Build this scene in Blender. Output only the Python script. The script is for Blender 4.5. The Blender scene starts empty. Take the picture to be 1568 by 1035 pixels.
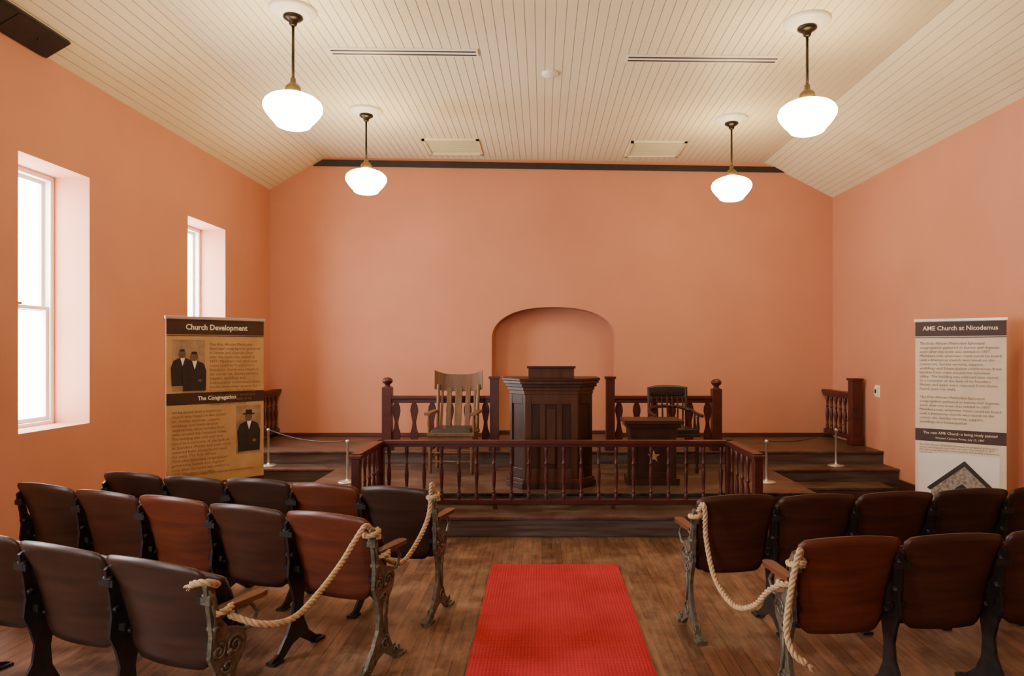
import bpy, bmesh, math, random
from mathutils import Vector, Matrix
random.seed(7)
S = bpy.context.scene
COL = S.collection

# ------------------------------------------------------------------ materials
def newmat(name):
    m = bpy.data.materials.new(name); m.use_nodes = True
    nt = m.node_tree; b = nt.nodes["Principled BSDF"]
    return m, nt, b
def setc(b, c, rough=.6, metal=0, spec=.5):
    b.inputs["Base Color"].default_value = (*c, 1)
    b.inputs["Roughness"].default_value = rough
    b.inputs["Metallic"].default_value = metal
    if "Specular IOR Level" in b.inputs: b.inputs["Specular IOR Level"].default_value = spec
def noisemat(name, c1, c2, scale=(4,4,4), rough=.6, bump=0., bscale=30, metal=0, detail=4, spec=.5, lo=.3, hi=.7):
    m, nt, b = newmat(name); setc(b, c1, rough, metal, spec)
    tc = nt.nodes.new("ShaderNodeTexCoord"); mp = nt.nodes.new("ShaderNodeMapping")
    mp.inputs["Scale"].default_value = scale
    nt.links.new(tc.outputs["Object"], mp.inputs["Vector"])
    n = nt.nodes.new("ShaderNodeTexNoise"); n.inputs["Scale"].default_value = 1; n.inputs["Detail"].default_value = detail
    nt.links.new(mp.outputs[0], n.inputs["Vector"])
    r = nt.nodes.new("ShaderNodeValToRGB")
    r.color_ramp.elements[0].position = lo; r.color_ramp.elements[1].position = hi
    r.color_ramp.elements[0].color = (*c1, 1); r.color_ramp.elements[1].color = (*c2, 1)
    nt.links.new(n.outputs["Fac"], r.inputs[0]); nt.links.new(r.outputs[0], b.inputs["Base Color"])
    if bump > 0:
        n2 = nt.nodes.new("ShaderNodeTexNoise"); n2.inputs["Scale"].default_value = bscale; n2.inputs["Detail"].default_value = 3
        nt.links.new(tc.outputs["Object"], n2.inputs["Vector"])
        bp = nt.nodes.new("ShaderNodeBump"); bp.inputs["Strength"].default_value = bump; bp.inputs["Distance"].default_value = .01
        nt.links.new(n2.outputs["Fac"], bp.inputs["Height"]); nt.links.new(bp.outputs[0], b.inputs["Normal"])
    return m
def plankmat(name, c1, c2, mortar, swap, w, L, rough, c3=None, wear=.5):
    m, nt, b = newmat(name); setc(b, c1, rough, 0, .4)
    tc = nt.nodes.new("ShaderNodeTexCoord"); sp = nt.nodes.new("ShaderNodeSeparateXYZ"); cb = nt.nodes.new("ShaderNodeCombineXYZ")
    nt.links.new(tc.outputs["Object"], sp.inputs[0])
    nt.links.new(sp.outputs[1 if swap else 0], cb.inputs[0]); nt.links.new(sp.outputs[0 if swap else 1], cb.inputs[1])
    br = nt.nodes.new("ShaderNodeTexBrick")
    br.inputs["Scale"].default_value = 1; br.inputs["Brick Width"].default_value = L; br.inputs["Row Height"].default_value = w
    br.inputs["Mortar Size"].default_value = .0025; br.inputs["Mortar Smooth"].default_value = .3; br.inputs["Bias"].default_value = 0
    br.offset = .37; br.offset_frequency = 2
    br.inputs["Color1"].default_value = (*c1, 1); br.inputs["Color2"].default_value = (*c2, 1); br.inputs["Mortar"].default_value = (*mortar, 1)
    nt.links.new(cb.outputs[0], br.inputs["Vector"])
    mp = nt.nodes.new("ShaderNodeMapping"); mp.inputs["Scale"].default_value = (2.5, 22, 1)
    nt.links.new(cb.outputs[0], mp.inputs["Vector"])
    n = nt.nodes.new("ShaderNodeTexNoise"); n.inputs["Scale"].default_value = 1.6; n.inputs["Detail"].default_value = 6
    nt.links.new(mp.outputs[0], n.inputs["Vector"])
    n3 = nt.nodes.new("ShaderNodeTexNoise"); n3.inputs["Scale"].default_value = 2.6; n3.inputs["Detail"].default_value = 8; n3.inputs["Roughness"].default_value = .72
    nt.links.new(cb.outputs[0], n3.inputs["Vector"])
    mx = nt.nodes.new("ShaderNodeMixRGB"); mx.blend_type = 'MIX'
    mx.inputs[2].default_value = (*(c3 or c2), 1)
    rr = nt.nodes.new("ShaderNodeValToRGB"); rr.color_ramp.elements[0].position = .44; rr.color_ramp.elements[1].position = .66
    rr.color_ramp.elements[1].color = (wear, wear, wear, 1)
    nt.links.new(n3.outputs["Fac"], rr.inputs[0]); nt.links.new(rr.outputs[0], mx.inputs[0]); nt.links.new(br.outputs["Color"], mx.inputs[1])
    mu = nt.nodes.new("ShaderNodeMixRGB"); mu.blend_type = 'MULTIPLY'; mu.inputs[0].default_value = .7
    r2 = nt.nodes.new("ShaderNodeValToRGB"); r2.color_ramp.elements[0].position = .3; r2.color_ramp.elements[1].position = .65
    r2.color_ramp.elements[0].color = (.35, .35, .35, 1)
    nt.links.new(n.outputs["Fac"], r2.inputs[0]); nt.links.new(mx.outputs[0], mu.inputs[1]); nt.links.new(r2.outputs[0], mu.inputs[2])
    nt.links.new(mu.outputs[0], b.inputs["Base Color"])
    rg = nt.nodes.new("ShaderNodeMapRange"); rg.inputs[3].default_value = rough-.08; rg.inputs[4].default_value = rough+.22
    nt.links.new(n3.outputs["Fac"], rg.inputs[0]); nt.links.new(rg.outputs[0], b.inputs["Roughness"])
    bp = nt.nodes.new("ShaderNodeBump"); bp.inputs["Strength"].default_value = .35; bp.inputs["Distance"].default_value = .004
    nt.links.new(mu.outputs[0], bp.inputs["Height"]); nt.links.new(bp.outputs[0], b.inputs["Normal"])
    return m
def emis(name, c, s):
    m, nt, b = newmat(name); setc(b, (.9, .88, .8), .25)
    b.inputs["Emission Color"].default_value = (*c, 1); b.inputs["Emission Strength"].default_value = s
    return m

M_WALL = noisemat("plaster_salmon", (.525, .232, .142), (.57, .258, .162), (1.3, 1.3, 1.3), .75, .4, 6, spec=.3)
M_CEIL = noisemat("beadboard_cream", (.80, .74, .51), (.84, .78, .55), (3, 1, 3), .5)
M_GROOVE = noisemat("beadboard_groove", (.50, .42, .25), (.54, .46, .28), (3, 1, 3), .7)
M_FLOOR = plankmat("floor_boards", (.085, .037, .020), (.190, .088, .046), (.016, .008, .005), True, .082, 2.6, .36, (.33, .20, .125), .75)
M_PLAT = plankmat("platform_boards", (.070, .032, .021), (.105, .048, .032), (.012, .006, .004), False, .09, 3.0, .36, (.17, .125, .10), .75)
M_RISER = noisemat("platform_riser_paint", (.042, .024, .019), (.120, .092, .082), (2, 30, 30), .42)
M_TRIM = noisemat("dark_trim", (.055, .018, .012), (.08, .026, .016), (3, 20, 20), .4)
M_MAROON = noisemat("maroon_rail_paint", (.052, .012, .010), (.08, .017, .013), (5, 5, 12), .34, spec=.35)
M_PULP = noisemat("pulpit_mahogany", (.045, .017, .009), (.088, .034, .016), (14, 14, 2), .36, spec=.25)
M_PULPD = noisemat("pulpit_dark", (.024, .010, .006), (.045, .018, .009), (14, 14, 2), .4, spec=.25)
M_OAK = noisemat("oak_chair", (.105, .050, .019), (.18, .088, .034), (18, 18, 3), .35)
M_DKCH = noisemat("dark_chair_wood", (.026, .011, .007), (.050, .019, .011), (18, 18, 3), .35, spec=.3)
M_LEATH = noisemat("black_leather", (.012, .013, .012), (.024, .025, .023), (12, 12, 12), .3, .3, 60)
M_SEATD = noisemat("seat_ply_dark", (.024, .011, .007), (.050, .022, .013), (3, 3, 26), .38, spec=.4)
M_SEATM = noisemat("seat_ply_mid", (.036, .013, .007), (.070, .023, .012), (3, 3, 26), .36, spec=.4)
M_SEATR = noisemat("seat_ply_red", (.075, .018, .009), (.145, .034, .014), (3, 3, 26), .35, spec=.4)
M_IRON = noisemat("cast_iron_black", (.014, .012, .012), (.03, .026, .024), (20, 20, 20), .45, metal=.4)
M_IRONG = noisemat("cast_iron_worn", (.06, .055, .038), (.18, .16, .115), (30, 30, 30), .45, .4, 60, metal=.4)
M_ARM = noisemat("armrest_wood", (.07, .024, .012), (.14, .050, .022), (20, 3, 20), .3)
M_ROPE = noisemat("manila_rope", (.36, .245, .12), (.56, .41, .23), (40, 40, 40), .85)
M_BRONZE = noisemat("oil_bronze", (.02, .015, .010), (.04, .028, .016), (20, 20, 20), .35, metal=.7)
M_BRASS = noisemat("aged_brass", (.10, .07, .035), (.15, .105, .05), (20, 20, 20), .35, metal=.7)
M_WHITE = noisemat("white_paint", (.80, .77, .70), (.84, .81, .74), (4, 4, 4), .45)
M_BLACK = noisemat("black_panel", (.010, .010, .010), (.018, .017, .016), (9, 9, 9), .5)
M_GLOBE = emis("lit_opal_glass", (1.0, .72, .36), 40)
M_STEEL = noisemat("steel", (.55, .55, .53), (.65, .65, .62), (9, 9, 9), .3, metal=.8)
M_TAN = noisemat("banner_tan", (.40, .22, .075), (.58, .36, .15), (5, 5, 5), .5, lo=.2, hi=.8)
M_CREAM = noisemat("banner_cream", (.66, .58, .42), (.80, .72, .55), (5, 5, 5), .5, lo=.2, hi=.8)
M_BROWN = noisemat("banner_header", (.035, .014, .008), (.055, .022, .012), (6, 6, 6), .45)
M_INK = noisemat("print_ink", (.19, .11, .05), (.22, .13, .06), (5, 5, 5), .6)
M_LETTER = noisemat("print_cream", (.85, .76, .58), (.9, .8, .62), (5, 5, 5), .6)
M_SEPIA = noisemat("photo_sepia", (.22, .13, .06), (.42, .29, .17), (9, 9, 9), .5)
M_SUIT = noisemat("photo_suit", (.012, .009, .007), (.03, .02, .014), (14, 14, 14), .5)
M_SKIN = noisemat("photo_face", (.10, .055, .03), (.17, .10, .055), (30, 30, 30), .5)
M_PSKY = noisemat("photo_sky", (.75, .74, .70), (.85, .84, .80), (4, 4, 4), .5)
M_PSTONE = noisemat("photo_stone", (.10, .085, .07), (.42, .37, .30), (40, 40, 40), .5)
M_GOLD = noisemat("gilt_star", (.30, .17, .06), (.40, .24, .09), (20, 20, 20), .5)

def carpetmat():
    m, nt, b = newmat("red_carpet"); setc(b, (.55, .012, .014), .9, spec=.15)
    tc = nt.nodes.new("ShaderNodeTexCoord")
    w = nt.nodes.new("ShaderNodeTexWave"); w.wave_type = 'BANDS'; w.bands_direction = 'Y'; w.inputs["Scale"].default_value = 16; w.inputs["Distortion"].default_value = .4
    w2 = nt.nodes.new("ShaderNodeTexWave"); w2.wave_type = 'BANDS'; w2.bands_direction = 'X'; w2.inputs["Scale"].default_value = 16
    n = nt.nodes.new("ShaderNodeTexNoise"); n.inputs["Scale"].default_value = 2.2; n.inputs["Detail"].default_value = 5
    for q in (w, w2, n): nt.links.new(tc.outputs["Object"], q.inputs["Vector"])
    mu = nt.nodes.new("ShaderNodeMath"); mu.operation = 'MULTIPLY'
    nt.links.new(w.outputs["Fac"], mu.inputs[0]); nt.links.new(w2.outputs["Fac"], mu.inputs[1])
    ad = nt.nodes.new("ShaderNodeMath"); ad.operation = 'MULTIPLY_ADD'; ad.inputs[1].default_value = .4
    nt.links.new(mu.outputs[0], ad.inputs[0]); nt.links.new(n.outputs["Fac"], ad.inputs[2])
    r = nt.nodes.new("ShaderNodeValToRGB"); r.color_ramp.elements[0].position = .3; r.color_ramp.elements[1].position = .95
    r.color_ramp.elements[0].color = (.27, .009, .016, 1); r.color_ramp.elements[1].color = (.47, .032, .042, 1)
    nt.links.new(ad.outputs[0], r.inputs[0]); nt.links.new(r.outputs[0], b.inputs["Base Color"])
    bp = nt.nodes.new("ShaderNodeBump"); bp.inputs["Strength"].default_value = .5; bp.inputs["Distance"].default_value = .004
    nt.links.new(mu.outputs[0], bp.inputs["Height"]); nt.links.new(bp.outputs[0], b.inputs["Normal"])
    return m
M_CARPET = carpetmat()

# ------------------------------------------------------------------ mesh builder
class MB:
    def __init__(s): s.v = []; s.f = []; s.m = []; s.sm = []; s.mats = []; s.M = Matrix.Identity(4)
    def mi(s, mat):
        if mat not in s.mats: s.mats.append(mat)
        return s.mats.index(mat)
    def add(s, vs, fs, mat, smooth=False, M=None):
        o = len(s.v); T = s.M @ M if M is not None else s.M
        s.v += [T @ Vector(p) for p in vs]; k = s.mi(mat)
        for f in fs: s.f.append([o + i for i in f]); s.m.append(k); s.sm.append(smooth)
    def box(s, c, d, mat, rot=(0, 0, 0), top=1.0):
        x, y, z = d[0] / 2, d[1] / 2, d[2] / 2; t = top
        vs = [(-x, -y, -z), (x, -y, -z), (x, y, -z), (-x, y, -z), (-x*t, -y*t, z), (x*t, -y*t, z), (x*t, y*t, z), (-x*t, y*t, z)]
        fs = [(0, 3, 2, 1), (4, 5, 6, 7), (0, 1, 5, 4), (1, 2, 6, 5), (2, 3, 7, 6), (3, 0, 4, 7)]
        R = Matrix.Rotation(rot[2], 4, 'Z') @ Matrix.Rotation(rot[1], 4, 'Y') @ Matrix.Rotation(rot[0], 4, 'X')
        s.add(vs, fs, mat, False, Matrix.Translation(c) @ R)
    def bb(s, a, b, mat):
        s.box([(a[i] + b[i]) / 2 for i in range(3)], [abs(b[i] - a[i]) for i in range(3)], mat)
    def lathe(s, prof, c, mat, seg=18, M=None, smooth=True):
        vs = []; fs = []; n = len(prof)
        for j in range(seg):
            a = 2 * math.pi * j / seg
            for r, z in prof: vs.append((r * math.cos(a), r * math.sin(a), z))
        for j in range(seg):
            k = (j + 1) % seg
            for i in range(n - 1): fs.append((j*n+i, k*n+i, k*n+i+1, j*n+i+1))
        if prof[0][0] > 1e-4: fs.append([j*n for j in range(seg)][::-1])
        if prof[-1][0] > 1e-4: fs.append([j*n+n-1 for j in range(seg)])
        T = Matrix.Translation(c)
        if M is not None: T = T @ M
        s.add(vs, fs, mat, smooth, T)
    def prism(s, poly, depth, mat, M=None):
        n = len(poly); vs = [(p[0], p[1], 0) for p in poly] + [(p[0], p[1], depth) for p in poly]
        fs = [list(range(n))[::-1], list(range(n, 2*n))] + [(i, (i+1) % n, (i+1) % n + n, i + n) for i in range(n)]
        s.add(vs, fs, mat, False, M)
    def tube(s, pts, r, mat, seg=8, caps=True):
        pts = [Vector(p) for p in pts]; n = len(pts); vs = []; fs = []
        rs = r if isinstance(r, (list, tuple)) else [r] * n
        t = (pts[1] - pts[0]).normalized(); up = Vector((0, 0, 1)) if abs(t.z) < .9 else Vector((1, 0, 0))
        nn = t.cross(up).normalized()
        for i, p in enumerate(pts):
            t = (pts[min(i+1, n-1)] - pts[max(i-1, 0)]).normalized()
            nn = (nn - t * nn.dot(t)).normalized(); b = t.cross(nn)
            for j in range(seg):
                a = 2 * math.pi * j / seg
                vs.append(p + (nn * math.cos(a) + b * math.sin(a)) * rs[i])
        for i in range(n - 1):
            for j in range(seg):
                k = (j + 1) % seg
                fs.append((i*seg+j, i*seg+k, (i+1)*seg+k, (i+1)*seg+j))
        if caps: fs += [list(range(seg))[::-1], [(n-1)*seg + j for j in range(seg)]]
        s.add(vs, fs, mat, True)
    def obj(s, name, bevel=0, parent=None):
        me = bpy.data.meshes.new(name); me.from_pydata([tuple(v) for v in s.v], [], s.f)
        for m in s.mats: me.materials.append(m)
        for i, p in enumerate(me.polygons): p.material_index = s.m[i]; p.use_smooth = s.sm[i]
        me.update()
        bm = bmesh.new(); bm.from_mesh(me); bmesh.ops.recalc_face_normals(bm, faces=bm.faces); bm.to_mesh(me); bm.free()
        o = bpy.data.objects.new(name, me); COL.objects.link(o)
        if bevel:
            bv = o.modifiers.new("bevel", 'BEVEL'); bv.width = bevel; bv.segments = 2; bv.limit_method = 'ANGLE'; bv.angle_limit = math.radians(40)
        if parent: o.parent = parent
        return o
def place(o, loc, rz=0):
    o.location = loc; o.rotation_euler = (0, 0, rz); return o
XZ = Matrix.Rotation(math.radians(90), 4, 'X')
YZ = Matrix(((0, 0, 1, 0), (1, 0, 0, 0), (0, 1, 0, 0), (0, 0, 0, 1)))
def catmull(P, n=12):
    P = [Vector(p) for p in P]; Q = [2*P[0]-P[1]] + P + [2*P[-1]-P[-2]]; out = []
    for i in range(1, len(Q)-2):
        a, b, c, d = Q[i-1:i+3]
        for k in range(n):
            t = k / n
            out.append(.5*((2*b) + (c-a)*t + (2*a-5*b+4*c-d)*t*t + (3*b-a-3*c+d)*t**3))
    out.append(P[-1]); return out

# ------------------------------------------------------------------ room shell
XL, XR, YB, YF = -3.99, 4.26, 10.0, -2.6
CL, CR = (-3.19, 4.54), (3.25, 4.47)
TL, TR = 4.07, 3.95
def ztop(x):
    if x < CL[0]: return TL + (x - XL) * (CL[1]-TL)/(CL[0]-XL)
    if x > CR[0]: return CR[1] + (x - CR[0]) * (TR-CR[1])/(XR-CR[0])
    return CL[1] + (x-CL[0])*(CR[1]-CL[1])/(CR[0]-CL[0])

b = MB(); b.bb((XL-.4, YF-.3, -.1), (XR+.4, YB+.5, 0), M_FLOOR); b.obj("floor")

def side_wall(name, xin, xout, openings):
    b = MB(); y = YF - .3; H = 4.75
    for (y0, y1, z0, z1) in openings:
        b.bb((xin, y, 0), (xout, y0, H), M_WALL)
        b.bb((xin, y0, 0), (xout, y1, z0), M_WALL); b.bb((xin, y0, z1), (xout, y1, H), M_WALL); y = y1
    b.bb((xin, y, 0), (xout, YB + .4, H), M_WALL)
    return b.obj(name)
WZ0, WZ1 = 1.07, 3.23
LW = [(.2, 1.05, WZ0, WZ1), (2.7, 3.52, WZ0, WZ1), (5.2, 6.02, WZ0, WZ1), (7.69, 8.6, WZ0, WZ1)]
side_wall("wall_left", XL, XL - .42, LW)
side_wall("wall_right", XR, XR + .42, [])
b = MB(); H = 4.75
xs = [(-2.75, -1.9, WZ0, WZ1)]; x = XL
for (x0, x1, z0, z1) in xs:
    b.bb((x, YF, 0), (x0, YF-.3, H), M_WALL)
    b.bb((x0, YF, 0), (x1, YF-.3, z0), M_WALL)
    b.bb((x0, YF, z1), (x1, YF-.3, H), M_WALL); x = x1
b.bb((x, YF, 0), (XR, YF-.3, H), M_WALL); b.obj("wall_rear")

AX0, AX1, ASP, ATOP = -.737, 1.08, 1.88, 2.35
def zarch(x):
    c = (AX0+AX1)/2; h = (AX1-AX0)/2; u = min(1, abs((x-c)/h)); return ASP + (ATOP-ASP)*(1-u**2.4)**(1/2.2)
c0 = (AX0+AX1)/2; hh = (AX1-AX0)/2
axs = [c0 - hh*math.cos(math.pi*i/40) for i in range(41)]
b = MB()
def wq(x0, x1, z00, z01): b.add([(x0, YB, z00), (x1, YB, z01), (x1, YB, ztop(x1)+.03), (x0, YB, ztop(x0)+.03)], [(0, 1, 2, 3)], M_WALL)
for x0, x1 in [(XL-.05, CL[0]), (CL[0], AX0), (AX1, CR[0]), (CR[0], XR+.05)]: wq(x0, x1, 0, 0)
for i in range(40): wq(axs[i], axs[i+1], zarch(axs[i]), zarch(axs[i+1]))
b.add([(AX0, YB, 0), (AX1, YB, 0), (AX1, YB, .456), (AX0, YB, .456)], [(0, 1, 2, 3)], M_WALL)
ND = .30
loop = [(AX0, .456)] + [(x, zarch(x)) for x in axs] + [(AX1, .456)]
for i in range(len(loop)-1):
    (xa, za), (xb, zb) = loop[i], loop[i+1]
    b.add([(xa, YB, za), (xb, YB, zb), (xb, YB+ND, zb), (xa, YB+ND, za)], [(0, 1, 2, 3)], M_WALL, 2 < i < len(loop)-4)
b.add([(AX0, YB, .456), (AX1, YB, .456), (AX1, YB+ND, .456), (AX0, YB+ND, .456)], [(0, 1, 2, 3)], M_PLAT)
b.add([(AX0-.3, YB+ND, .2), (AX1+.3, YB+ND, .2), (AX1+.3, YB+ND, 2.7), (AX0-.3, YB+ND, 2.7)], [(0, 1, 2, 3)], M_WALL)
b.obj("wall_back")

b = MB()
def boards(p, q):
    p = Vector((p[0], 0, p[1])); q = Vector((q[0], 0, q[1])); L = (q-p).length; d = (q-p)/L
    up = Vector((-d.z, 0, d.x)); n = max(1, round(L/.087)); w = L/n; g = .0034
    Y0 = Vector((0, YF-.3, 0)); Y1 = Vector((0, YB+.02, 0))
    for i in range(n):
        a = p + d*(i*w+g); c = p + d*((i+1)*w-g); m = p + d*((i+1)*w) + up*.005; e = p + d*((i+1)*w+g)
        b.add([a+Y0, c+Y0, c+Y1, a+Y1], [(0, 1, 2, 3)], M_CEIL)
        b.add([c+Y0, m+Y0, e+Y0, e+Y1, m+Y1, c+Y1], [(0, 1, 4, 5), (1, 2, 3, 4)], M_GROOVE)
    b.add([p-d*.02+up*.02+Y0, q+d*.02+up*.02+Y0, q+d*.02+up*.02+Y1, p-d*.02+up*.02+Y1], [(0, 1, 2, 3)], M_CEIL)
boards((XL-.08, ztop(XL-.08)), CL); boards(CL, CR); boards(CR, (XR+.08, ztop(XR+.08)))
b.obj("ceiling")

b = MB()
pl = [(-3.35, 4.415), (3.62, 4.315), (3.42, 4.395), (-3.20, 4.505)]
b.prism(pl, .03, M_BLACK, Matrix.Translation((0, YB-.001, 0)) @ XZ); b.obj("trim_1")

b = MB(); b.bb((XL, YF, 0), (XL+.025, 8.1, .16), M_TRIM); b.bb((XL, YF, .16), (XL+.035, 8.1, .18), M_TRIM); b.obj("baseboard_left", .004)
b = MB(); b.bb((XR-.025, YF, 0), (XR, 8.1, .16), M_TRIM); b.bb((XR-.035, YF, .16), (XR, 8.1, .18), M_TRIM); b.obj("baseboard_right", .004)
b = MB(); b.bb((XL, YB-.025, .458), (AX0, YB, .51), M_TRIM); b.bb((AX1, YB-.025, .458), (XR, YB, .51), M_TRIM)
b.bb((AX0, YB+ND-.02, .458), (AX1, YB+ND, .51), M_TRIM); b.obj("baseboard_back", .004)

def window(name, M, w):
    b = MB(); b.M = M; t = .045; z0, z1 = WZ0, WZ1
    b.bb((0, 0, z0), (t, .10, z1), M_WHITE); b.bb((w-t, 0, z0), (w, .10, z1), M_WHITE)
    b.bb((t, 0, z1-t), (w-t, .10, z1), M_WHITE); b.bb((t, -.02, z0), (w-t, .10, z0+.03), M_WHITE)
    zm = (z0+z1)/2 - .08; s = .032
    for (a, c, yo) in ((z0+.03, zm+.02, .02), (zm-.02, z1-t, .058)):
        b.bb((t, yo, a), (t+s, yo+.032, c), M_WHITE); b.bb((w-t-s, yo, a), (w-t, yo+.032, c), M_WHITE)
        b.bb((t+s, yo, a), (w-t-s, yo+.032, a+s*1.1), M_WHITE); b.bb((t+s, yo, c-s), (w-t-s, yo+.032, c), M_WHITE)
    b.box((w/2, .01, zm+.03), (.06, .03, .02), M_BRASS)
    return b.obj(name, .003)
wi = 1
def portal(loc, rot, sx, sy):
    L = bpy.data.lights.new("window_portal", 'AREA'); L.shape = 'RECTANGLE'; L.size = sx; L.size_y = sy
    L.cycles.is_portal = True
    o = bpy.data.objects.new("window_portal", L); COL.objects.link(o); o.location = loc; o.rotation_euler = rot
for (y0, y1, z0, z1) in LW:
    M = Matrix.Translation((XL-.31, y0, 0)) @ Matrix.Rotation(math.radians(90), 4, 'Z')
    window(f"window_{wi}", M, y1-y0); wi += 1
    portal((XL-.425, (y0+y1)/2, (z0+z1)/2), (0, math.radians(-90), 0), z1-z0, y1-y0)
for (x0, x1, z0, z1) in xs:
    M = Matrix.Translation((x1, YF-.19, 0)) @ Matrix.Rotation(math.radians(180), 4, 'Z')
    window(f"window_{wi}", M, x1-x0); wi += 1
    portal(((x0+x1)/2, YF-.305, (z0+z1)/2), (math.radians(90), 0, 0), x1-x0, z1-z0)
b = MB(); dy = YF+.002
for x0 in (-.75, .105):
    b.bb((x0, dy, .01), (x0+.845, dy+.04, 2.6), M_WHITE)
    for zz in ((.2, .9), (1.05, 1.75), (1.9, 2.45)):
        b.bb((x0+.10, dy+.04, zz[0]), (x0+.38, dy+.055, zz[1]), M_WHITE); b.bb((x0+.46, dy+.04, zz[0]), (x0+.74, dy+.055, zz[1]), M_WHITE)
for sx in (-.81, 1.01): b.bb((sx-.06, dy, 0), (sx+.06, dy+.05, 2.7), M_TRIM)
b.bb((-.87, dy, 2.6), (1.07, dy+.06, 2.74), M_TRIM)
b.lathe([(0, 0), (.03, .01), (.03, .03), (.012, .04), (.012, .06)], (.16, dy+.10, 1.0), M_BRASS, 12, Matrix.Rotation(math.radians(90), 4, 'X'))
b.obj("door_1", .004)

# ------------------------------------------------------------------ platform
b = MB()
def slab(x0, x1, y0, y1, z0, z1):
    b.bb((x0, y0+.02, z0), (x1, y1, z1-.03), M_RISER)
    b.bb((x0-.0, y0, z1-.03), (x1, y1, z1), M_PLAT)
e_ = .003
slab(XL+e_, XR-e_, 8.5, YB-e_, 0, .456)
slab(XL+e_, XR-e_, 8.12, 8.5, 0, .30)
slab(XL+.25, XR-.25, 7.76, 8.12, 0, .15)
slab(-2.45, 2.72, 6.75, 8.12, .0, .30)
slab(-2.30, 2.88, 6.23, 6.75, 0, .19)
b.obj("platform", .006)

b = MB(); b.bb((-.40, -2.3, 0), (.60, 5.42, .012), M_CARPET); b.obj("carpet_runner", .004)

# ------------------------------------------------------------------ altar rail
BAL = [(.018, 0), (.018, .05), (.012, .06), (.019, .075), (.012, .09), (.016, .16), (.021, .24), (.017, .30), (.011, .34), (.019, .355), (.011, .37), (.014, .44), (.018, .46), (.018, .52)]
def balrail(b, p, q, zb0, ztop_, n):
    p = Vector(p); q = Vector(q); L = (q-p).length; a = math.atan2(q.y-p.y, q.x-p.x); c = (p+q)/2
    b.box((c.x, c.y, ztop_-.025), (L+.07, .085, .035), M_MAROON, (0, 0, a)); b.box((c.x, c.y, ztop_-.055), (L, .05, .03), M_MAROON, (0, 0, a))
    b.box((c.x, c.y, zb0+.07), (L, .055, .045), M_MAROON, (0, 0, a))
    h = ztop_-.07-(zb0+.09); sc = h/.52
    for i in range(n):
        t = (i+.5)/n; x = p.x+(q.x-p.x)*t; y = p.y+(q.y-p.y)*t
        b.lathe([(r, z*sc) for r, z in BAL], (x, y, zb0+.09), M_MAROON, 12)
def newel(b, x, y, z0, z1, w=.08, ball=False):
    b.bb((x-w/2, y-w/2, z0), (x+w/2, y+w/2, z1-.04), M_MAROON)
    b.bb((x-w/2-.012, y-w/2-.012, z0), (x+w/2+.012, y+w/2+.012, z0+.10), M_MAROON)
    if ball:
        b.lathe([(.02, -.04), (.05, -.03), (.05, -.015), (.03, 0), (.035, .015), (.06, .035), (.068, .06), (.055, .085), (.03, .10), (0, .105)], (x, y, z1-.02), M_MAROON, 16)
    else:
        b.box((x, y, z1-.03), (w+.03, w+.03, .03), M_MAROON)
b = MB()
RX0, RX1, RY = -1.55, 1.80, 6.55
balrail(b, (RX0, RY), (RX1, RY), .19, .856, 20)
balrail(b, (RX0, 5.72), (RX0, RY), .0, .856, 5)
balrail(b, (RX1, 5.72), (RX1, RY), .0, .856, 5)
for x in (RX0, RX1): newel(b, x, 5.70, 0, .85, .07); newel(b, x, RY, .19, .85, .07)
for x in (-.45, .68): b.bb((x-.02, RY-.02, .19), (x+.02, RY+.02, .26), M_MAROON)
b.obj("altar_rail", .004)

def splat_rail(x0, x1, y, z0, nb):
    b = MB(); zt = z0+.685
    b.bb((x0, y-.05, zt-.04), (x1, y+.05, zt), M_MAROON); b.bb((x0, y-.03, zt-.09), (x1, y+.03, zt-.04), M_MAROON)
    b.bb((x0, y-.03, z0+.05), (x1, y+.03, z0+.11), M_MAROON)
    for i in range(nb):
        x = x0+(x1-x0)*(i+.5)/nb; h = zt-.09-(z0+.11)
        pr = [(.028, 0), (.05, .08), (.05, .22), (.03, .35), (.022, .5), (.034, .62), (.05, .78), (.045, .9), (.025, 1)]
        poly = [(r, t*h) for r, t in pr] + [(-r, t*h) for r, t in pr[::-1]]
        b.prism(poly, .022, M_MAROON, Matrix.Translation((x, y+.011, z0+.11)) @ XZ)
    return b
PZ = .456
b = splat_rail(-1.95, -.60, 8.62, PZ, 6); newel(b, -1.95, 8.62, PZ, 1.29, .12, True); newel(b, -.60, 8.62, PZ, 1.40, .11)
b.obj("chancel_rail", .004)
b = splat_rail(.86, 2.20, 8.62, PZ, 6); newel(b, .86, 8.62, PZ, 1.40, .11); newel(b, 2.20, 8.62, PZ, 1.27, .12, True)
b.obj("chancel_rail", .004)
for sx, nx in ((-3.86, XL), (4.14, XR)):
    b = MB(); newel(b, sx, 9.03, PZ, 1.36, .13)
    b.bb((sx-.05, 9.05, 1.10), (sx+.05, YB-.005, 1.15), M_MAROON); b.bb((sx-.03, 9.05, 1.06), (sx+.03, YB-.005, 1.10), M_MAROON); b.bb((sx-.03, 9.05, .52), (sx+.03, YB-.03, .58), M_MAROON)
    for i in range(6): b.lathe([(r*1.3, z*.92) for r, z in BAL], (sx, 9.18+i*.145, .58), M_MAROON, 10)
    b.obj("side_rail", .004)

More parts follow.
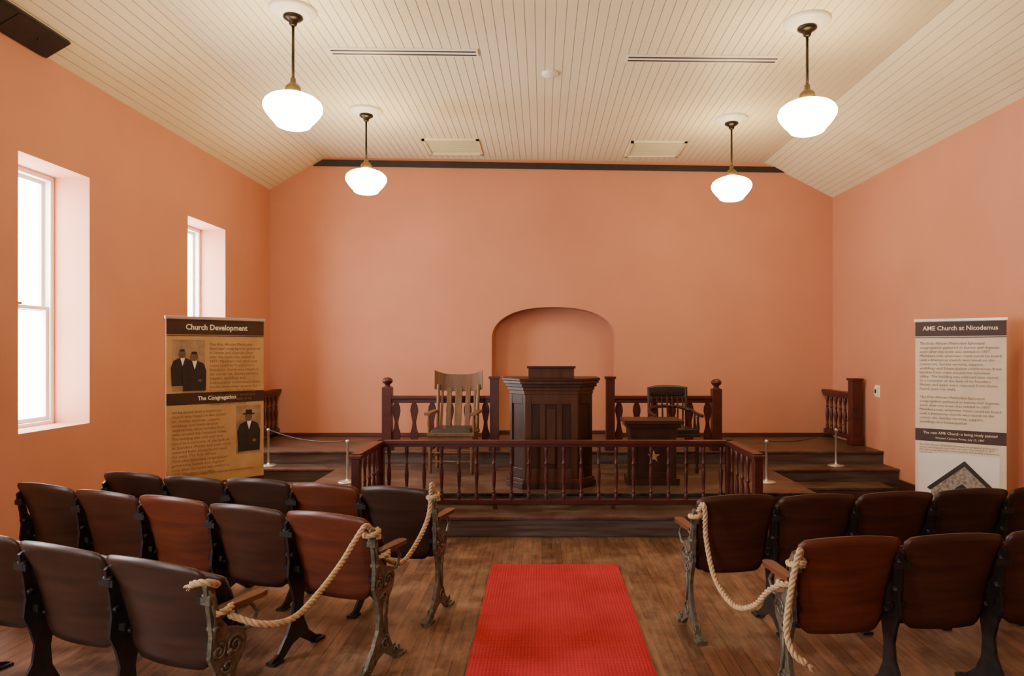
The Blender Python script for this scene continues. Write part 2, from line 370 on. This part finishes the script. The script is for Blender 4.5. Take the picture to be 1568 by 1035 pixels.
# ------------------------------------------------------------------ pulpit
b = MB()
FP = [(-.27, 0), (.27, 0), (.43, .20), (.43, .56), (-.43, .56), (-.43, .20)]
def fps(s, off=.0): return [((x)*s, (y-.28)*s+.28) for x, y in FP]
def pr(z0, z1, s, m): b.prism(fps(s), z1-z0, m, Matrix.Translation((0, 0, z0)))
pr(0, .06, 1.09, M_PULPD); pr(.06, .10, 1.05, M_PULP); pr(.10, .96, .97, M_PULPD)
pr(.96, 1.0, 1.02, M_PULP); pr(1.0, 1.035, 1.06, M_PULP); pr(1.035, 1.07, 1.11, M_PULPD); pr(1.07, 1.10, 1.16, M_PULP); pr(1.10, 1.125, 1.19, M_PULPD)
def panelface(A, B, mat, cols=1):
    A = Vector(A); B = Vector(B); L = (B-A).length; a = math.atan2(B.y-A.y, B.x-A.x)
    b.M = Matrix.Translation((A.x, A.y, 0)) @ Matrix.Rotation(a, 4, 'Z')
    st = .06 if L > .3 else .035
    b.bb((0, -.014, .10), (st, .01, .96), mat); b.bb((L-st, -.014, .10), (L, .01, .96), mat)
    b.bb((st, -.014, .10), (L-st, .01, .20), mat); b.bb((st, -.014, .86), (L-st, .01, .96), mat)
    if cols == 3:
        for x in (.15, L-.15-.05): b.bb((x, -.014, .20), (x+.05, .01, .86), mat)
        b.bb((.22, -.010, .25), (L-.22, .008, .81), M_PULP)
    b.M = Matrix.Identity(4)
F = fps(.97)
panelface(F[0], F[1], M_PULP, 3); panelface(F[1], F[2], M_PULPD); panelface(F[5], F[0], M_PULPD); panelface(F[2], F[3], M_PULPD); panelface(F[4], F[5], M_PULPD)
for x, y in F[:3] + [F[5]]: b.lathe([(.014, .10), (.014, .96)], (x, y, 0), M_PULP, 10)
b.add([(-.235, .06, 1.125), (.235, .06, 1.125), (.235, .44, 1.125), (-.235, .44, 1.125), (-.235, .06, 1.24), (.235, .06, 1.24), (.235, .44, 1.17), (-.235, .44, 1.17)],
      [(0, 3, 2, 1), (4, 5, 6, 7), (0, 1, 5, 4), (1, 2, 6, 5), (2, 3, 7, 6), (3, 0, 4, 7)], M_PULP)
b.bb((-.25, .045, 1.225), (.25, .075, 1.25), M_PULPD)
place(b.obj("pulpit", .004), (.095, 6.95, .30))

# ------------------------------------------------------------------ communion stand with star
b = MB()
b.bb((-.31, 0, .64), (.31, .42, .68), M_DKCH); b.bb((-.285, .02, .60), (.285, .40, .64), M_PULPD); b.bb((-.25, .04, .50), (.25, .38, .60), M_DKCH)
b.bb((-.235, .055, .06), (.235, .36, .50), M_PULPD); b.bb((-.27, .03, 0), (.27, .39, .07), M_DKCH)
for x in (-.235, .175): b.bb((x, .04, .07), (x+.06, .06, .50), M_DKCH)
b.bb((-.175, .04, .07), (.175, .06, .13), M_DKCH); b.bb((-.175, .04, .45), (.175, .06, .50), M_DKCH)
st = []
for i in range(10):
    r = .07 if i % 2 == 0 else .028; a = math.pi/2 + i*math.pi/5; st.append((r*math.cos(a), r*math.sin(a)))
b.prism(st, .012, M_GOLD, Matrix.Translation((0, .055, .30)) @ XZ)
place(b.obj("communion_stand", .004), (1.17, 7.10, .30))

# ------------------------------------------------------------------ oak armchair
b = MB()
b.bb((-.27, -.25, .43), (.27, .22, .47), M_OAK); b.bb((-.25, -.23, .35), (.25, .20, .43), M_OAK)
b.box((0, -.02, .49), (.46, .42, .045), M_LEATH, top=.92)
LEG = [(.018, 0), (.022, .05), (.016, .09), (.024, .14), (.019, .24), (.026, .32), (.022, .36)]
for x in (-.24, .24):
    b.lathe(LEG, (x, -.21, 0), M_OAK, 12); b.lathe(LEG, (x, .19, 0), M_OAK, 12)
    b.lathe([(.018, .46), (.014, .50), (.024, .56), (.016, .63), (.02, .67)], (x*1.08, -.19, 0), M_OAK, 12)
    b.box((x*1.10, -.01, .685), (.075, .50, .03), M_OAK)
    b.tube([(x, .20, .44), (x, .23, .70), (x*1.02, .29, 1.0)], .022, M_OAK)
for z in (.14, .24):
    b.tube([(-.24, -.21, z), (.24, -.21, z)], .012, M_OAK); b.tube([(-.24, .19, z), (.24, .19, z)], .012, M_OAK)
    for x in (-.24, .24): b.tube([(x, -.21, z+.03), (x, .19, z+.03)], .012, M_OAK)
n = 14
vs = []; fs = []
for i in range(n+1):
    u = -1+2*i/n; x = u*.295; y = .29 + .05*(1-u*u); zt = 1.12 + .055*abs(u)**3; zb_ = .91 + .03*u*u
    vs += [(x, y-.013, zb_), (x, y-.013, zt), (x, y+.013, zt), (x, y+.013, zb_)]
for i in range(n):
    o = i*4; fs += [(o, o+4, o+5, o+1), (o+1, o+5, o+6, o+2), (o+2, o+6, o+7, o+3), (o+3, o+7, o+4, o)]
fs += [(0, 1, 2, 3), (n*4, n*4+3, n*4+2, n*4+1)]
b.add(vs, fs, M_OAK)
for i, w in enumerate((.03, .06, .085, .06, .03)):
    x = (-.20, -.115, 0, .115, .20)[i]
    b.add([(x-w/2, .20, .46), (x+w/2, .20, .46), (x+w/2, .215, .46), (x-w/2, .215, .46), (x-w/2, .315, .96), (x+w/2, .315, .96), (x+w/2, .335, .96), (x-w/2, .335, .96)],
          [(0, 3, 2, 1), (4, 5, 6, 7), (0, 1, 5, 4), (1, 2, 6, 5), (2, 3, 7, 6), (3, 0, 4, 7)], M_OAK)
place(b.obj("wooden_armchair", .005), (-1.03, 8.02, .30), math.radians(-3))

# dark captain's chair with leather
b = MB()
b.bb((-.25, -.25, .42), (.25, .22, .45), M_DKCH); b.box((0, -.015, .475), (.46, .43, .06), M_LEATH)
for x in (-.22, .22):
    b.lathe(LEG, (x, -.20, 0), M_DKCH, 12); b.lathe(LEG, (x, .18, 0), M_DKCH, 12)
    b.lathe([(.016, .44), (.022, .52), (.013, .60), (.018, .65)], (x*1.1, -.17, 0), M_DKCH, 12)
    b.lathe([(.013, .44), (.018, .53), (.011, .62), (.014, .66)], (x*1.12, -.04, 0), M_DKCH, 12)
    b.tube([(x, -.20, .20), (x, .18, .20)], .011, M_DKCH)
b.tube([(-.22, -.20, .24), (.22, -.20, .24)], .011, M_DKCH)
arm = catmull([(-.27, -.24, .66), (-.27, -.05, .67), (-.25, .14, .70), (-.14, .24, .73), (0, .26, .74), (.14, .24, .73), (.25, .14, .70), (.27, -.05, .67), (.27, -.24, .66)], 6)
b.tube(arm, .022, M_DKCH)
for i in range(7):
    x = -.19+i*.19/3; b.tube([(x*.95, .20, .44), (x, .235-.3*x*x, .73), (x*1.02, .27, .88)], .011, M_DKCH)
vs = []; fs = []
for i in range(n+1):
    u = -1+2*i/n; x = u*.235; y = .24+.04*(1-u*u); t = .028*(1-.5*u**4); zt = .99-.02*u**4; zb_ = .85+.015*u*u
    vs += [(x, y-t, zb_+.015), (x, y-t, zt-.015), (x, y, zt), (x, y+t, zt-.015), (x, y+t, zb_+.015), (x, y, zb_)]
for i in range(n):
    o = i*6
    for k in range(6): fs.append((o+k, o+6+k, o+6+(k+1) % 6, o+(k+1) % 6))
fs += [tuple(range(6)), tuple(n*6+k for k in range(5, -1, -1))]
b.add(vs, fs, M_LEATH, True)
for x in (-.23, .23): b.tube([(x, .20, .44), (x, .24, .97)], .02, M_DKCH)
place(b.obj("leather_armchair", .004), (1.54, 8.02, .30), math.radians(6))

# ------------------------------------------------------------------ auditorium chairs
def panel(b, W, z0, z1, ybase, lean, mat, bottomw=.80, topw=.975, arch=.026, bow=.035, corner=.020, th=.012):
    nx, nz = 20, 10; vs = []; fs = []
    for layer in (0, 1):
        for j in range(nz+1):
            v = j/nz
            for i in range(nx+1):
                u = -1+2*i/nx
                hw = W/2*(bottomw+(topw-bottomw)*v**.9)
                zt = z1 - arch*u*u - (corner*((abs(u)-.86)/.14)**2 if abs(u) > .86 else 0)
                zl = z0 + (.05*((abs(u)-.75)/.25)**2 if abs(u) > .75 else 0)
                z = zl+(zt-zl)*v
                y = ybase - lean*(z-z0)/(z1-z0) - bow*(1-u*u) + .02*math.sin(v*math.pi) + (th if layer else 0)
                vs.append((u*hw, y, z))
    R = nx+1; O = R*(nz+1)
    for j in range(nz):
        for i in range(nx):
            a = j*R+i; fs.append((a, a+1, a+1+R, a+R)); fs.append((O+a, O+a+R, O+a+1+R, O+a+1))
    for i in range(nx):
        fs.append((i, O+i, O+i+1, i+1)); a = nz*R+i; fs.append((a, a+1, O+a+1, O+a))
    for j in range(nz):
        a = j*R; fs.append((a, a+R, O+a+R, O+a)); a += nx; fs.append((a, O+a, O+a+R, a+R))
    b.add(vs, fs, mat, True)
STD = [(-.115, .745), (-.095, .76), (-.075, .745), (-.045, .60), (.0, .545), (.07, .52), (.10, .47), (.085, .41), (.045, .36), (.028, .27), (.036, .17), (.075, .09), (.14, .035), (.185, .02), (.19, 0), (.11, 0),
       (.06, .035), (.0, .075), (-.06, .06), (-.12, .015), (-.15, 0), (-.23, 0), (-.225, .02), (-.17, .045), (-.105, .12), (-.055, .21), (-.045, .29), (-.065, .37), (-.095, .44), (-.085, .53), (-.095, .62)]
def spiral(b, x, cy, cz, r, turns, a0, mat, sgn=1, tr=.006):
    pts = []; N = int(14*turns)
    for i in range(N+1):
        t = i/N; a = a0+sgn*t*turns*2*math.pi; rr = r*(1-.8*t); pts.append((x, cy+rr*math.cos(a), cz+rr*math.sin(a)))
    b.tube(pts, tr, mat, 6)
def standard(b, x, mat, end=False):
    th = .016 if not end else .022
    b.prism(STD, th, mat, Matrix.Translation((x-th/2, 0, 0)) @ YZ)
    for yy in (.155, -.19): b.box((x, yy, .008), (.06, .075, .016), mat)
    for zz, yy in ((.70, -.095), (.56, -.07), (.44, 0)):
        b.lathe([(.014, -.022), (.014, .022)], (x, yy, zz), mat, 10, Matrix.Rotation(math.radians(90), 4, 'Y'))
    b.box((x, -.105, .685), (.05, .012, .03), mat)
    if end:
        for sx in (-1, 1):
            xx = x+sx*.013
            spiral(b, xx, .03, .46, .045, 1.6, 0, mat, 1); spiral(b, xx, -.055, .46, .035, 1.5, 1.5, mat, -1)
            spiral(b, xx, -.01, .385, .03, 1.4, 3, mat, 1); spiral(b, xx, 0, .13, .04, 1.5, 1.2, mat, -1)
            spiral(b, xx, .12, .055, .03, 1.3, 2.5, mat, 1, .005); spiral(b, xx, -.14, .055, .03, 1.3, .6, mat, -1, .005)
            b.tube([(xx, -.005, .35), (xx, -.012, .27), (xx, .0, .18)], .008, mat, 6)
            b.tube([(xx, -.10, .73), (xx, -.07, .60), (xx, -.075, .50)], .007, mat, 6)
        b.tube([(x, -.07, .585), (x, .02, .61), (x, .13, .60), (x, .17, .55), (x, .13, .50), (x, .08, .50)], .010, mat, 8)
        pl = [(-.022, -.06), (.022, -.06), (.028, .08), (.032, .17), (.024, .205), (0, .215), (-.024, .205), (-.032, .17), (-.028, .08)]
        b.prism(pl, .022, M_ARM, Matrix.Translation((x, 0, .615)))
def chair_row(P0, P1, n, woods, sgn):
    P0 = Vector((P0[0], P0[1], 0)); P1 = Vector((P1[0], P1[1], 0)); d = (P1-P0)/n; W = d.length
    dd = d.normalized()*(1 if sgn > 0 else -1)
    ang = math.atan2(dd.y, dd.x)
    for i in range(n):
        c = P0 + d*(i+.5); b = MB(); w = woods[i % len(woods)]
        jz = random.uniform(-.008, .008)
        panel(b, W*.99, .35, .845+jz, -.012, .115, w)
        panel(b, W*.90, .335, .74, .085, .03, w, .93, .93, .02, .02, .06, .014)
        b.box((0, .05, .40), (W*.8, .03, .03), M_IRON)
        for sx in (-1, 1):
            b.box((sx*W*.40, .03, .43), (W*.14, .05, .025), M_IRON)
            for zz in (.685, .48): b.box((sx*W*(.455 if zz > .6 else .435), -.028-.115*(zz-.35)/.5, zz), (W*.06, .010, .03), M_IRON)
        standard(b, sgn*W/2, M_IRON)
        if i == 0: standard(b, -sgn*W/2, M_IRONG, True)
        o = b.obj("auditorium_chair"); place(o, c, ang)
D_, M_, R_ = M_SEATD, M_SEATM, M_SEATR
chair_row((-.665, 4.44), (-3.15, 5.05), 5, [D_, R_, D_, D_, D_], -1)
chair_row((-.86, 3.69), (-3.48, 4.68), 5, [R_, M_, R_, M_, D_], -1)
chair_row((-1.325, 2.87), (-2.96, 3.53), 3, [D_, D_, D_], -1)
chair_row((.90, 4.18), (3.47, 4.52), 5, [M_, M_, M_, D_, D_], 1)
chair_row((1.17, 3.28), (3.27, 3.52), 4, [R_, M_, M_, M_], 1)

# ------------------------------------------------------------------ ropes
def rope(b, P, R=.0078, sr=.0076, pitch=.08, fray=None):
    C = catmull(P, 24)
    pts = [C[0]]
    for p in C[1:]:
        while (p-pts[-1]).length > .007: pts.append(pts[-1]+(p-pts[-1]).normalized()*.007)
    n = len(pts); t = (pts[1]-pts[0]).normalized(); up = Vector((1, 0, 0)); nn = (up-t*up.dot(t)).normalized()
    S3 = [[], [], []]; L = 0
    for i, p in enumerate(pts):
        t = (pts[min(i+1, n-1)]-pts[max(i-1, 0)]).normalized(); nn = (nn-t*nn.dot(t)).normalized(); bb = t.cross(nn)
        a = 2*math.pi*L/pitch; L += .007
        for k in range(3):
            q = a+k*2*math.pi/3; S3[k].append(p+(nn*math.cos(q)+bb*math.sin(q))*R)
    for s in S3: b.tube(s, sr, M_ROPE, 7)
    if fray:
        e = pts[-1]; t = (pts[-1]-pts[-3]).normalized()
        for k in range(14):
            d = Vector([random.uniform(-.4, .4) for _ in range(3)])+t
            b.tube([e, e+d*.015, e+d*.032+Vector((0, 0, -.006))], .003, M_ROPE, 5)
def wrap(b, c, rx, ry, turns=2.2, h=.03):
    P = [(c[0]+rx*math.cos(a), c[1]+ry*math.sin(a), c[2]+h*(a/6.283)) for a in [i*.5 for i in range(int(turns*12.566))]]
    rope(b, P)
b = MB()
rope(b, [(-.675, 4.33, .80), (-.69, 4.27, .875), (-.70, 4.30, .80), (-.71, 4.27, .67), (-.745, 4.15, .565), (-.80, 3.95, .485), (-.84, 3.80, .53), (-.855, 3.72, .58)])
wrap(b, (-.69, 4.33, .76), .032, .045, 1.3); wrap(b, (-.865, 3.68, .585), .035, .045, 1.2); b.obj("rope_barrier")
b = MB()
rope(b, [(-.90, 3.63, .74), (-.92, 3.56, .79), (-.965, 3.50, .72), (-1.0, 3.40, .645), (-1.04, 3.20, .575), (-1.09, 3.0, .53), (-1.18, 2.88, .55), (-1.31, 2.85, .60)])
wrap(b, (-.895, 3.59, .72), .035, .045, 1.3); wrap(b, (-1.335, 2.85, .60), .032, .045, 1.2)
rope(b, [(-1.335, 2.81, .74), (-1.325, 2.73, .775), (-1.37, 2.71, .78), (-1.405, 2.73, .765)], fray=True); b.obj("rope_barrier")
b = MB()
rope(b, [(.93, 4.10, .72), (.945, 4.02, .80), (.955, 4.0, .76), (.962, 4.0, .60), (.975, 3.85, .42), (1.015, 3.62, .355), (1.07, 3.46, .41), (1.11, 3.34, .53), (1.15, 3.28, .58)])
wrap(b, (.92, 4.08, .70), .032, .045, 1.2); wrap(b, (1.165, 3.26, .58), .032, .045, 1.2); b.obj("rope_barrier")
b = MB()
rope(b, [(1.20, 3.18, .72), (1.17, 3.09, .80), (1.15, 3.08, .76), (1.117, 3.07, .61), (1.085, 3.03, .468), (1.10, 2.99, .38), (1.15, 2.95, .345)], fray=True)
wrap(b, (1.18, 3.17, .70), .032, .045, 1.2); b.obj("rope_barrier")

# ------------------------------------------------------------------ pendants
def pendant(x, y, gz):
    zc = ztop(x); b = MB()
    b.lathe([(0, 0), (.19, 0), (.19, -.02), (.175, -.035), (.15, -.04), (.14, -.055), (.085, -.06), (0, -.06)], (x, y, zc+.004), M_WHITE, 32)
    b.lathe([(0, 0), (.078, 0), (.08, -.02), (.06, -.035), (.035, -.05), (.03, -.075), (.018, -.085), (0, -.085)], (x, y, zc-.052), M_BRONZE, 24)
    b.lathe([(.012, gz+.20), (.012, zc-.12)], (x, y, 0), M_BRONZE, 10)
    b.lathe([(0, .27), (.022, .26), (.025, .22), (.04, .21), (.062, .185), (.066, .145), (.06, .135), (0, .135)], (x, y, gz), M_BRASS, 24)
    gp = [(.058, .15), (.06, .138), (.085, .13), (.14, .113), (.19, .09), (.222, .062), (.236, .03), (.234, 0), (.215, -.035), (.185, -.075), (.155, -.105), (.135, -.135), (.105, -.148), (.06, -.155), (0, -.157)]
    b.lathe(gp, (x, y, gz), M_GLOBE, 40)
    return b.obj("pendant_lamp")
pendant(-2.06, 5.65, 3.70); pendant(2.23, 5.74, 3.68); pendant(-2.06, 8.0, 3.70); pendant(2.26, 8.14, 3.65)

# ------------------------------------------------------------------ ceiling fittings
def slot(x0, x1, y):
    z = (ztop(x0)+ztop(x1))/2; b = MB(); a = math.atan2(ztop(x1)-ztop(x0), x1-x0)*-1; cx = (x0+x1)/2; L = x1-x0
    b.box((cx, y, z-.006), (L, .15, .012), M_WHITE, (0, a, 0))
    for dy in (-.035, .035): b.box((cx, y+dy, z-.010), (L-.04, .026, .010), M_BLACK, (0, a, 0))
    b.obj("ceiling_slot_diffuser", .002)
slot(-2.0, -.60, 6.42); slot(.80, 2.25, 6.50)
def grille(x0, x1, y0, y1):
    z = (ztop(x0)+ztop(x1))/2; b = MB()
    for (a, c) in (((x0, y0), (x1, y0+.04)), ((x0, y1-.04), (x1, y1)), ((x0, y0), (x0+.04, y1)), ((x1-.04, y0), (x1, y1))):
        b.bb((a[0], a[1], z-.02), (c[0], c[1], z+.006), M_CEIL)
    y = y0+.06
    while y < y1-.05: b.box(((x0+x1)/2, y, z-.006), (x1-x0-.07, .018, .004), M_CEIL, (.5, 0, 0)); y += .034
    b.bb((x0+.03, y0+.03, z-.001), (x1-.03, y1-.03, z+.004), M_CEIL)
    b.obj("ceiling_air_grille")
grille(-1.60, -.84, 9.05, 9.75); grille(1.18, 1.93, 9.05, 9.75)
b = MB(); zz = ztop(.08); b.lathe([(0, 0), (.085, 0), (.085, -.015), (.07, -.03), (.045, -.045), (0, -.048)], (.08, 6.88, zz+.003), M_WHITE, 28)
b.obj("smoke_detector")
b = MB(); sa = math.atan2(CL[1]-TL, CL[0]-XL)
b.M = Matrix.Translation((XL+.125, 4.95, ztop(XL+.125)-.02)) @ Matrix.Rotation(-sa, 4, 'Y')
b.bb((-.13, -.55, -.012), (.10, .52, .02), M_BLACK)
for i in range(2): b.bb((-.11, -.5+i*.5, -.016), (.08, -.5+i*.5+.48, -.012), M_BLACK)
b.lathe([(0, -.022), (.012, -.022), (.012, -.012)], (-.02, .3, 0), M_BRONZE, 10); b.obj("ceiling_register_panel")

b = MB(); b.bb((XR-.006, 8.60, 1.12), (XR, 8.72, 1.27), M_WHITE); b.bb((XR-.03, 8.625, 1.14), (XR-.006, 8.695, 1.25), M_WHITE); b.bb((XR-.034, 8.64, 1.17), (XR-.03, 8.68, 1.22), M_BLACK)
b.obj("wall_thermostat", .002)

# ------------------------------------------------------------------ stanchions with cord
def stanchion(x, y, z):
    b = MB(); b.lathe([(0, 0), (.10, 0), (.10, .008), (.085, .016), (.02, .022), (.014, .04), (.0125, .06), (.0125, .42), (.02, .425), (.02, .445), (.012, .455), (0, .457)], (x, y, z), M_STEEL, 20)
    b.obj("barrier_post")
SP = [(-2.08, 7.3, .30), (2.40, 7.3, .30), (3.60, 8.36, .30), (-3.35, 8.36, .30)]
for p in SP: stanchion(*p)
b = MB()
def cord(p, q, sag):
    P = []
    for i in range(13):
        t = i/12; P.append((p[0]+(q[0]-p[0])*t, p[1]+(q[1]-p[1])*t, p[2]+(q[2]-p[2])*t-sag*4*t*(1-t)))
    b.tube(P, .005, M_IRON, 6)
cord((2.40, 7.3, .745), (3.60, 8.36, .745), .06); cord((3.60, 8.36, .745), (4.14, 8.96, .95), .03)
cord((-2.08, 7.3, .745), (-3.35, 8.36, .745), .06); cord((-3.35, 8.36, .745), (-3.86, 8.96, .95), .03); b.obj("barrier_cord")

# ------------------------------------------------------------------ banners
def banner(name, L, R, body, build):
    L = Vector(L); R = Vector(R); c = (L+R)/2; w = (R-L).length
    e = bpy.data.objects.new(name, None); COL.objects.link(e); e.location = (c.x, c.y, 0); e.rotation_euler = (0, 0, math.atan2(R.y-L.y, R.x-L.x))
    b = MB(); b.bb((-w/2, -.002, .09), (w/2, .002, 1.985), body); b.obj("fabric_panel", parent=e)
    b = MB(); b.bb((-w/2-.01, -.012, 1.975), (w/2+.01, .012, 2.0), M_STEEL)
    b.prism([(-.09, 0), (.09, 0), (.07, .05), (.02, .09), (-.02, .09), (-.07, .05)], w+.03, M_STEEL, Matrix.Translation((-w/2-.015, 0, 0)) @ YZ)
    b.tube([(0, .03, .05), (0, .03, 1.98)], .011, M_STEEL)
    for x in (-w*.35, w*.35): b.box((x, 0, .008), (.05, .26, .015), M_STEEL)
    b.obj("stand", .002, e)
    build(e, w)
def rect(e, w, x0, x1, z0, z1, mat, y=-.004, nm="printed_band"):
    b = MB(); b.bb((-w/2+x0*w, y, z0), (-w/2+x1*w, -.0015, z1), mat); return b.obj(nm, parent=e)
def text(e, s, x, z, size, mat, align='CENTER', width=None, y=-.0065, bold=.0, sx=1.0, sp=1.0):
    c = bpy.data.curves.new("lettering", 'FONT'); c.body = s; c.size = size; c.align_x = align; c.align_y = 'TOP'
    c.materials.append(mat); c.offset = bold; c.resolution_u = 2; c.space_line = sp
    if width: c.text_boxes[0].width = width
    o = bpy.data.objects.new("lettering", c); COL.objects.link(o); o.parent = e
    o.location = (x, y, z); o.rotation_euler = (math.radians(90), 0, 0); o.scale = (sx, 1, 1)
LOR = ("The first African Methodist Episcopal congregation gathered in homes and dugouts soon after the town was settled in 1877. "
       "Members met wherever room could be found until a limestone church was raised on the corner lot. Sunday services, suppers, "
       "weddings and Emancipation celebrations drew families from miles around the Solomon valley. The building was sold and later "
       "stood as a reminder of the faith of its founders. Plaster and paint were restored from traces found upon the walls. ")
def ell(cx, cz, rx, rz, n=20): return [(cx+rx*math.cos(2*math.pi*i/n), cz+rz*math.sin(2*math.pi*i/n)) for i in range(n)]
def person(e, ox, oz, s, hat=False, d0=0):
    b = MB(); T = lambda d: Matrix.Translation((ox, d-d0, oz)) @ XZ
    b.prism([(p[0]*s, p[1]*s) for p in [(-.11, -.26), (.12, -.26), (.125, -.05), (.10, .03), (.04, .06), (-.03, .06), (-.09, .03), (-.12, -.05)]], .001, M_SUIT, T(-.0055))
    b.prism([(p[0]*s, p[1]*s) for p in [(-.02, .06), (.03, .06), (.005, -.03)]], .001, M_PSKY, T(-.0068))
    b.prism([(p[0]*s, p[1]*s) for p in ell(0, .105, .036, .05)], .001, M_SKIN, T(-.0068))
    b.prism([(p[0]*s, p[1]*s) for p in ell(.06, -.15, .022, .016, 10)], .001, M_SKIN, T(-.0068))
    if hat: b.prism([(p[0]*s, p[1]*s) for p in [(-.06, .13), (.065, .13), (.065, .142), (.038, .145), (.033, .18), (-.03, .18), (-.034, .145), (-.06, .142)]], .001, M_SUIT, T(-.008))
    else: b.prism([(p[0]*s, p[1]*s) for p in ell(0, .147, .030, .014)], .001, M_SUIT, T(-.008))
    b.obj("portrait_figure", parent=e)
def build_left(e, w):
    rect(e, w, 0, 1, 1.845, 1.972, M_BROWN); rect(e, w, 0, 1, 1.832, 1.838, M_BROWN)
    text(e, "Church Development", 0, 1.940, .066, M_LETTER, bold=.0014, sx=.9)
    rect(e, w, .06, .375, 1.36, 1.80, M_SEPIA, nm="printed_photograph")
    person(e, -w/2+w*.15, 1.60, .74); person(e, -w/2+w*.265, 1.57, .80, d0=.0035)
    text(e, LOR[:430], -w/2+w*.42, 1.78, .034, M_INK, 'LEFT', w*.54, sp=1.1)
    rect(e, w, 0, 1, 1.245, 1.345, M_BROWN); text(e, "The Congregation", 0, 1.318, .048, M_LETTER, bold=.001, sx=.92)
    rect(e, w, .70, .965, .78, 1.215, M_SEPIA, nm="printed_photograph"); person(e, -w/2+w*.83, 1.02, .85, hat=True)
    text(e, (LOR+LOR)[150:620], -w/2+w*.05, 1.20, .034, M_INK, 'LEFT', w*.60, sp=1.1)
    rect(e, w, 0, 1, .48, .56, M_BROWN); text(e, "A Lasting Faith", 0, .55, .05, M_LETTER)
    text(e, "Descendants return each summer for Homecoming.", 0, .66, .03, M_INK)
    text(e, LOR[:300], -w/2+w*.05, .45, .034, M_INK, 'LEFT', w*.9)
banner("exhibit_banner", (-3.14, 5.70), (-2.57, 6.30), M_TAN, build_left)
def build_right(e, w):
    rect(e, w, 0, 1, 1.84, 1.972, M_BROWN); rect(e, w, 0, 1, 1.825, 1.832, M_BROWN)
    text(e, "AME Church at Nicodemus", 0, 1.94, .058, M_LETTER, bold=.0008, sx=.9)
    text(e, LOR+"\n\n"+LOR[:270], -w/2+w*.05, 1.79, .034, M_INK, 'LEFT', w*.9, sp=1.12)
    rect(e, w, 0, 1, .87, .985, M_BROWN); text(e, "The new AME Church is being nicely painted", 0, .965, .034, M_LETTER, sx=.93)
    text(e, "Western Cyclone, Friday, July 22, 1887", 0, .915, .024, M_LETTER)
    text(e, LOR[:190], -w/2+w*.05, .85, .024, M_INK, 'LEFT', w*.9)
    rect(e, w, .04, .93, .22, .76, M_PSKY, nm="printed_photograph")
    b = MB(); T = Matrix.Translation((0, -.0055, 0)) @ XZ
    b.prism([(-.24, .23), (.26, .23), (.26, .46), (.04, .68), (-.22, .46)], .001, M_PSTONE, T)
    b.prism([(-.26, .44), (.04, .71), (.29, .45), (.26, .43), (.04, .66), (-.23, .42)], .001, M_SUIT, Matrix.Translation((0, -.0068, 0)) @ XZ)
    b.prism([(-.04, .30), (.08, .30), (.08, .45), (.02, .50), (-.04, .45)], .001, M_SUIT, Matrix.Translation((0, -.0068, 0)) @ XZ)
    b.obj("printed_church", parent=e)
banner("exhibit_banner", (3.50, 6.40), (4.07, 5.98), M_CREAM, build_right)

# ------------------------------------------------------------------ world + camera
w = bpy.data.worlds.new("daylight"); S.world = w; w.use_nodes = True
bg = w.node_tree.nodes["Background"]; bg.inputs[0].default_value = (1.0, .97, .95, 1); bg.inputs[1].default_value = 30.0

cam = bpy.data.cameras.new("camera"); co = bpy.data.objects.new("camera", cam); COL.objects.link(co)
co.location = (0, 0, 1.7); co.rotation_euler = (math.radians(90), 0, 0)
cam.sensor_width = 36; cam.lens = 24; cam.shift_x = -.0293; cam.shift_y = .0131; cam.clip_start = .05
S.camera = co
